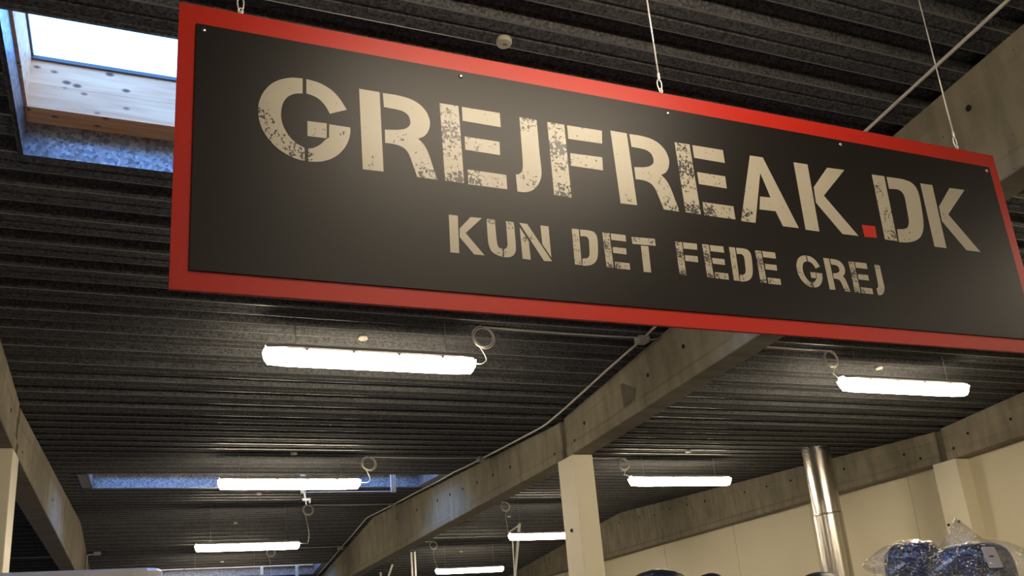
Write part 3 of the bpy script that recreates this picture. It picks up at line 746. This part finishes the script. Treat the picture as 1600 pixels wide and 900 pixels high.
# where each kind of letter is worn: (x, z, radius, strength)
WEAR = {
 'G': [(0.05, 0.50, 0.16, 0.75), (0.15, 0.30, 0.25, 0.55), (0.40, 0.12, 0.22, 0.75), (0.62, 0.45, 0.2, 0.45), (0.9, 0.45, 0.15, 0.5), (0.5, 0.08, 0.12, 0.8)],
 'R': [(0.45, 0.48, 0.17, 0.45), (0.15, 0.08, 0.15, 0.45), (0.65, 0.30, 0.25, 0.45), (0.72, 0.06, 0.2, 0.7)],
 'E': [(0.10, 0.95, 0.15, 0.8), (0.10, 0.65, 0.25, 0.95), (0.10, 0.40, 0.2, 0.7), (0.12, 0.05, 0.2, 0.95), (0.35, 0.08, 0.18, 0.85), (0.62, 0.08, 0.2, 0.55), (0.5, 0.55, 0.25, 0.5), (0.45, 0.92, 0.25, 0.35)],
 'F': [(0.10, 0.95, 0.15, 0.8), (0.10, 0.65, 0.25, 0.95), (0.10, 0.40, 0.2, 0.7), (0.12, 0.05, 0.2, 0.95), (0.5, 0.55, 0.25, 0.5), (0.45, 0.92, 0.25, 0.35)],
 'J': [(0.22, 0.95, 0.18, 0.85), (0.15, 0.15, 0.22, 0.6)],
 'A': [(0.08, 0.10, 0.25, 0.65), (0.10, 0.4, 0.12, 0.5)],
 'K': [], '.': [(0.1, 0.1, 0.2, 0.35)],
 'D': [(0.08, 0.75, 0.2, 0.7), (0.1, 0.4, 0.2, 0.65), (0.15, 0.1, 0.2, 0.6), (0.4, 0.1, 0.15, 0.6)],
 'U': [(0.1, 0.95, 0.18, 0.8), (0.62, 0.92, 0.18, 0.75), (0.35, 0.15, 0.25, 0.65)],
 'N': [(0.12, 0.55, 0.12, 1.0), (0.3, 0.62, 0.12, 0.9)],
 'T': [(0.1, 0.9, 0.15, 0.8), (0.6, 0.9, 0.15, 0.8), (0.35, 0.4, 0.2, 0.6)],
}
def lettering(name, items, cap, zbase, mat, base_wear, cell, label):
    yl = SY-0.0040
    for ch, x0, wsc in items:
        bm = bmesh.new(); lay = bm.verts.layers.float.new('wear')
        src = bmesh.new()
        for poly in GLYPH[ch]:
            q = poly if (len(poly) == 4 or ch in 'KAN') else chaikin(poly)
            src.faces.new([src.verts.new((px*wsc, 0, pz)) for px, pz in q])
        for f in src.faces: f.normal_update()
        bmesh.ops.triangulate(src, faces=src.faces[:], ngon_method='EAR_CLIP')
        for ax, hi in ((0, 1.1), (2, 1.1)):
            t = -0.03
            while t < hi:
                no = Vector((1, 0, 0)) if ax == 0 else Vector((0, 0, 1))
                bmesh.ops.bisect_plane(src, geom=src.verts[:]+src.edges[:]+src.faces[:], dist=1e-5, plane_co=no*t, plane_no=no)
                t += cell
        mp = {}
        for v in src.verts:
            w = base_wear
            for (wx, wz, wr_, ws) in WEAR[ch]:
                d = math.hypot(v.co.x-wx*wsc, v.co.z-wz)/wr_
                if d < 1.35: w = max(w, ws*(1-max(0, d-0.35)))
            nv = bm.verts.new((x0+v.co.x*cap, yl, zbase+v.co.z*cap)); nv[lay] = w; mp[v] = nv
        for f in src.faces: bm.faces.new([mp[v] for v in f.verts])
        src.free()
        sp(name, bm, mat, label=label)
CAP, ZB = 0.2326, H+1.1833
MAIN = [('G', 0.2128, 1), ('R', 0.4613, 1), ('E', 0.6759, 1), ('J', 0.8769, 1), ('F', 0.9847, 1), ('R', 1.1860, 1), ('E', 1.3994, 1),
        ('A', 1.5911, 1), ('K', 1.8286, 1), ('D', 2.1449, 1), ('K', 2.3557, 1)]
lettering('letter', MAIN, CAP, ZB, M_cream, 0.20, 0.055, 'large worn cream stencil letter')
lettering('red_full_stop', [('.', 2.0601, 1)], CAP, ZB, M_reddot, 0.1, 0.055, 'red full stop')
SMALL = [('K', 0.6783, 0.98), ('U', 0.7818, 1), ('N', 0.8741, 1), ('D', 1.0238, 0.87), ('E', 1.1184, 0.94), ('T', 1.2088, 1), ('F', 1.3480, 1.0*0.95), ('E', 1.4392, 0.95),
         ('D', 1.5289, 0.87), ('E', 1.6227, 0.95), ('G', 1.7649, 0.94), ('R', 1.8751, 0.93), ('E', 1.9724, 0.94), ('J', 2.0634, 0.98)]
lettering('tagline_letter', SMALL, 0.1041, H+0.9846, M_cream2, 0.16, 0.08, 'small worn cream stencil letter of the second line')

# suspension wires with ferrule and snap hook
def sign_wire(x, label, lean):
    zt = SZ1
    root = thing('suspension_cable', (x, SY+0.004, zt), label, 'wire rope', 'wire ropes holding the sign')
    tp = zc(SY)-zt+0.01
    def P(name, f, m=M_wirerope):
        bm = bmesh.new(); f(bm); return mesh_obj(name, bm, m, root, True)
    P('eye_ring', lambda bm: tube(bm, [(0.0, 0.0, 0.004+0.0)] + [(0.006*math.sin(a*math.pi/6), 0, 0.010-0.008*math.cos(a*math.pi/6)) for a in range(12)], 0.0016, 6))
    def hookf(bm):
        pts = [(0.0075*math.sin(a*2*math.pi/20)*(1-0.25*math.cos(a*2*math.pi/20)), 0.002, 0.030-0.021*math.cos(a*2*math.pi/20)) for a in range(20)]
        tube(bm, pts, 0.0019, 6, closed=True)
    P('snap_hook', hookf)
    P('ferrule', lambda bm: tube(bm, [(0, 0, 0.048), (0, 0, 0.052), (0, 0, 0.070), (0, 0, 0.073)], [0.002, 0.0042, 0.0042, 0.002], 10))
    P('wire', lambda bm: tube(bm, [(0, 0, 0.045), (lean*0.3, 0, tp*0.5), (lean, 0, tp)], 0.0026, 6))
sign_wire(0.1701, 'wire rope and snap hook at the top left corner of the sign', 0)
sign_wire(1.3847, 'bright wire rope at the middle of the sign top edge', 0)
sign_wire(2.5937, 'wire rope at the right end of the sign in front of the beam', 0.005)

# ---------------------------------------------------------------- things along the bottom edge
def rack(x0, x1, y0, y1, top, label):
    root = thing('storage_rack', ((x0+x1)/2, (y0+y1)/2, 0), label, 'rack')
    o_ = Matrix.Translation(-root.location)
    for x in (x0, x1-0.04):
        for y in (y0, y1-0.04):
            bm = bmesh.new(); box(bm, x, x+0.04, y, y+0.04, 0, top-0.03, 0, 0.003); mesh_obj('post', bm, M_rack, root).data.transform(o_)
    for z in (0.15, top*0.36, top*0.68, top-0.03):
        bm = bmesh.new(); e = 0.0 if z == top-0.03 else 0.042
        box(bm, x0+e, x1-e, y0+(0 if not e else 0.001), y1-(0 if not e else 0.001), z+0.0005, z+0.03, 0, 0.003); mesh_obj('shelf', bm, M_rack, root).data.transform(o_)
RT = H+0.08
rack(3.80, 5.0, 3.10, 4.27, RT, 'tall storage rack under the plastic-wrapped bags, below the view')
rack(2.40, 3.19, 4.30, 4.85, H+0.18, 'storage rack under the two left black bags, below the view')
rack(3.50, 4.40, 4.30, 4.85, H+0.12, 'storage rack under the black bag by the flue, below the view')
rack(-1.2, 0.12, 2.30, 2.95, H-0.038, 'storage rack under the translucent tub, below the view')

def blob(cx, cy_, cz, hx, hy, hz, e=2.6, nu=56, nv=36, amp=0.02, fr=6, seed=0, rot=0):
    """soft stuffed bag: superellipsoid with cloth creases, about its centre"""
    bm = bmesh.new(); rows = []
    def se(c, p): return math.copysign(abs(c)**p, c)
    def pt(u, v):
        x = se(math.cos(v), 2/e)*se(math.cos(u), 2/e); y = se(math.cos(v), 2/e)*se(math.sin(u), 2/e); z = se(math.sin(v), 2/e)
        n = mnoise.noise(Vector((x*fr*0.5+seed, y*fr*0.5, z*fr*0.3))) + 0.5*mnoise.noise(Vector((x*fr+seed, y*fr, z*fr*0.7)))
        k = 1+amp*n*2
        X, Y, Z = x*hx*k, y*hy*k, z*hz*k
        return Vector((cx+X*math.cos(rot)-Z*math.sin(rot), cy_+Y, cz+X*math.sin(rot)+Z*math.cos(rot)))
    top = bm.verts.new(pt(0, math.pi/2)); bot = bm.verts.new(pt(0, -math.pi/2))
    for j in range(1, nv):
        v = -math.pi/2+math.pi*j/nv; rows.append([bm.verts.new(pt(2*math.pi*i/nu, v)) for i in range(nu)])
    for A, B in zip(rows, rows[1:]):
        for i in range(nu): bm.faces.new((A[i], A[(i+1)%nu], B[(i+1)%nu], B[i]))
    for i in range(nu):
        bm.faces.new((bot, rows[0][(i+1)%nu], rows[0][i])); bm.faces.new((top, rows[-1][i], rows[-1][(i+1)%nu]))
    return bm, pt
def bag_mat(name, bands, blue=(0.006, 0.012, 0.080), black=(0.007, 0.008, 0.011)):
    """black nylon with sewn blue panels: bands are (nx, nz, lo, hi) in object space"""
    m, nt, b = node_mat(name)
    tc = nt.nodes.new('ShaderNodeTexCoord'); sx = nt.nodes.new('ShaderNodeSeparateXYZ'); nt.links.new(tc.outputs['Object'], sx.inputs[0])
    prev = None
    for (nx, nz, lo, hi) in bands:
        a = nt.nodes.new('ShaderNodeMath'); a.operation = 'MULTIPLY'; a.inputs[1].default_value = nx; nt.links.new(sx.outputs[0], a.inputs[0])
        c = nt.nodes.new('ShaderNodeMath'); c.operation = 'MULTIPLY_ADD'; c.inputs[1].default_value = nz
        nt.links.new(sx.outputs[2], c.inputs[0]); nt.links.new(a.outputs[0], c.inputs[2])
        cm = nt.nodes.new('ShaderNodeMath'); cm.operation = 'COMPARE'; cm.inputs[1].default_value = (lo+hi)/2; cm.inputs[2].default_value = (hi-lo)/2
        nt.links.new(c.outputs[0], cm.inputs[0])
        if prev:
            mxx = nt.nodes.new('ShaderNodeMath'); mxx.operation = 'MAXIMUM'; nt.links.new(prev.outputs[0], mxx.inputs[0]); nt.links.new(cm.outputs[0], mxx.inputs[1]); prev = mxx
        else: prev = cm
    mc = nt.nodes.new('ShaderNodeMix'); mc.data_type = 'RGBA'; nt.links.new(prev.outputs[0], mc.inputs[0])
    mc.inputs[6].default_value = (*black, 1); mc.inputs[7].default_value = (*blue, 1)
    nt.links.new(mc.outputs[2], b.inputs['Base Color']); b.inputs['Roughness'].default_value = 0.45
    n = nt.nodes.new('ShaderNodeTexNoise'); n.inputs['Scale'].default_value = 16; n.inputs['Detail'].default_value = 4; nt.links.new(tc.outputs['Object'], n.inputs['Vector'])
    bp = nt.nodes.new('ShaderNodeBump'); bp.inputs['Strength'].default_value = 0.5; bp.inputs['Distance'].default_value = 0.02
    nt.links.new(n.outputs['Fac'], bp.inputs['Height']); nt.links.new(bp.outputs['Normal'], b.inputs['Normal'])
    return m
from mathutils.bvhtree import BVHTree
def logo_on(bagbm_tree, origin, xc, zc_, ang, size, parent, text='nordisk'):
    """flat lettering laid onto the front of the bag"""
    cu = bpy.data.curves.new('logo', 'FONT'); cu.body = text; cu.size = size; cu.align_x = 'CENTER'; cu.align_y = 'CENTER'
    to = bpy.data.objects.new('logo_tmp', cu); C.objects.link(to)
    dg = bpy.context.evaluated_depsgraph_get(); me = bpy.data.meshes.new_from_object(to.evaluated_get(dg))
    bpy.data.objects.remove(to)
    bm = bmesh.new(); bm.from_mesh(me)
    bmesh.ops.subdivide_edges(bm, edges=[e for e in bm.edges if e.calc_length() > 0.01], cuts=1)
    ca, sa = math.cos(ang), math.sin(ang)
    for v in bm.verts:
        x = xc+v.co.x*ca-v.co.y*sa; z = zc_+v.co.x*sa+v.co.y*ca
        hit = bagbm_tree.ray_cast(Vector((x, -2, z)), Vector((0, 1, 0)))
        y = hit[0].y-0.0025 if hit[0] else 0
        v.co = (x, y, z)
    o = mesh_obj('printed_logo', bm, M_logo, parent); return o
def bag(cx, cy_, cz, hx, hy, hz, e, mat, label, seed, rot=0, group=None, logo=None, amp=0.02):
    bm, pt = blob(0, 0, 0, hx, hy, hz, e, seed=seed, rot=rot, amp=amp)
    zmin = min(v.co.z for v in bm.verts)
    tree = BVHTree.FromBMesh(bm)
    root = thing('stuff_bag', (cx, cy_, cz), label, 'bag', group)
    mesh_obj('body', bm, mat, root, True)
    if logo: logo_on(tree, None, *logo, root)
    return root, tree
MB1 = bag_mat('bag_blue_left', [(-0.50, 0.86, 0.07, 0.115), (1.0, -0.35, -0.03, 0.04), (0.5, 1, 0.15, 0.22)])
MB2 = bag_mat('bag_blue_right', [(-0.53, 0.85, 0.10, 0.145), (1.0, 0.15, -0.06, 0.02), (0.8, 0.6, 0.19, 0.24)])
MB3 = bag_mat('bag_blue_corner', [(0, 1, -1, 1)])
BTH = math.radians(-46.2)
def wrap(root, hx, hy, hz, e, pulls, seed):
    """clear crinkled film round the bag, a part of the packed bag"""
    bm, pt = blob(0, 0, 0, hx, hy, hz, e, 96, 60, amp=0.02, fr=9, seed=seed)
    for v in bm.verts:
        p = v.co.copy()
        for (ax, ay, az, r, dx, dy, dz) in pulls:
            d = (Vector((p.x-ax, (p.y-ay)*0.8, p.z-az))).length/r
            if d < 1: v.co += Vector((dx, dy, dz))*(1-d)**1.2
        w = mnoise.noise(p*40+Vector((seed, 0, 0)))*0.005 + abs(mnoise.noise(p*15))*0.008
        v.co += v.co.normalized()*w
        v.co.z = max(v.co.z, -hz)
    o = mesh_obj('plastic_film', bm, M_film, root, True); return tag(o, 'clear crinkled plastic film')
b1, t1 = bag(4.22, 4.05, H+0.290, 0.163, 0.115, 0.195, 3.2, MB1, 'navy and black bag in clear plastic, left one of the wrapped pair', 1.3, logo=(-0.092, 0.050, 0.52, 0.036), amp=0.012)
b2, t2 = bag(4.18, 3.62, H+0.255, 0.213, 0.120, 0.163, 2.8, MB2, 'navy and black bag in clear plastic with a white hang tag', 5.1, logo=(-0.135, 0.058, 0.52, 0.034), amp=0.012)
b3, t3 = bag(4.50, 3.24, H+0.168, 0.125, 0.10, 0.078, 2.6, MB3, 'blue wrapped bag at the bottom right corner of the photo', 8.8, amp=0.01)
for b_ in (b1, b2, b3): b_.rotation_euler = (0, 0, BTH)
yt = -0.128
bm = bmesh.new(); prism(bm, [(0.059, 0.121), (0.066, 0.125), (0.118, 0.117), (0.124, 0.112), (0.143, 0.016), (0.138, 0.008), (0.080, 0.012), (0.076, 0.017)], 'y', yt-0.0015, yt)
E_TAG = mesh_obj('hang_tag', bm, M_tag, b2); tag(E_TAG, 'white cardboard hang tag')
bm = bmesh.new(); prism(bm, [(0.088, 0.076), (0.110, 0.073), (0.111, 0.065), (0.089, 0.068)], 'y', yt-0.0022, yt-0.0017); mesh_obj('tag_print', bm, M_tagink, E_TAG)
bm = bmesh.new(); tube(bm, [(0.090, yt-0.002, 0.114), (0.089, yt+0.01, 0.128)], 0.002, 6); mesh_obj('tag_string', bm, M_hole, b2)
wrap(b1, 0.172, 0.124, 0.203, 3.0, [(-0.17, 0, 0.09, 0.13, -0.13, 0, 0.0)], 2.0)
wrap(b2, 0.222, 0.131, 0.170, 2.7, [(-0.02, 0.0, 0.17, 0.12, 0.0, 0.0, 0.14), (0.22, 0, 0.05, 0.16, 0.09, 0, 0.01)], 6.0)
wrap(b3, 0.133, 0.108, 0.085, 2.6, [(-0.1, 0, 0.03, 0.1, -0.05, 0, 0.02)], 9.0)

# black bags peeping over the bottom edge
bb, _t = bag(2.745, 4.5, H+0.18+0.130, 0.165, 0.16, 0.125, 2.5, M_blackcloth, 'black stuffed bag top at the bottom edge just right of the middle column', 11.0, rot=-0.10, amp=0.012)
bm = bmesh.new(); tube(bm, [(0.012*math.cos(a*math.pi/8)-0.095, -0.10-0.0*a, 0.083+0.012*math.sin(a*math.pi/8)) for a in range(16)], 0.0018, 6, closed=True); mesh_obj('pull_loop', bm, M_steel, bb)
bag(3.088, 4.5, H+0.18+0.112, 0.085, 0.12, 0.112, 2.2, M_blackcloth, 'small rounded black bag top at the bottom edge below the wall panel seam', 13.0, amp=0.01)
bag(3.90, 4.5, H+0.12+0.128, 0.150, 0.14, 0.128, 2.3, M_blackcloth, 'black bag top in front of the steel flue at the bottom edge', 17.0, rot=-0.05, amp=0.012)

# translucent tub, lower left
tb = thing('storage_tub', (-0.42, 2.62, H-0.038), 'translucent plastic storage tub along the bottom left edge', 'tub')
def rrect(hx, hy, r, n=6):
    out = []
    for cx_, cy2, a0 in ((hx-r, hy-r, 0), (-hx+r, hy-r, 90), (-hx+r, -hy+r, 180), (hx-r, -hy+r, 270)):
        for k in range(n+1):
            a = math.radians(a0+90*k/n); out.append((cx_+r*math.cos(a), cy2+r*math.sin(a)))
    return out
def shell(bm, prof):
    R = [[bm.verts.new((x, y, z)) for x, y in rrect(hx, hy, r)] for hx, hy, r, z in prof]
    n = len(R[0])
    for A, B in zip(R, R[1:]):
        for k in range(n): bm.faces.new((A[k], A[(k+1)%n], B[(k+1)%n], B[k]))
    return R
bm = bmesh.new(); R = shell(bm, [(0.42, 0.24, 0.03, 0.003), (0.445, 0.262, 0.035, 0.27), (0.440, 0.257, 0.035, 0.27), (0.415, 0.235, 0.03, 0.006)])
bm.faces.new(R[0]); bm.faces.new(R[-1]); mesh_obj('body', bm, M_tub, tb)
bm = bmesh.new(); shell(bm, [(0.446, 0.263, 0.035, 0.262), (0.462, 0.279, 0.04, 0.262), (0.465, 0.282, 0.045, 0.318), (0.460, 0.277, 0.045, 0.325), (0.448, 0.265, 0.04, 0.325), (0.446, 0.263, 0.035, 0.315)])
for k in range(9):
    x = -0.4+k*0.1; box(bm, x-0.004, x+0.004, -0.290, -0.2825, 0.272, 0.314)
mesh_obj('rim', bm, M_tubrim, tb)
bm, pt = blob(0, 0, 0, 0.16, 0.13, 0.155, 2.3, 70, 40, amp=0.06, fr=10, seed=21)
o = mesh_obj('plastic_bag', bm, M_tubrim, None, True); o.location = (-0.56, 2.60, H+0.150)
tag(o, 'crumpled clear plastic bag sticking up from the tub at the left edge', 'plastic bag')
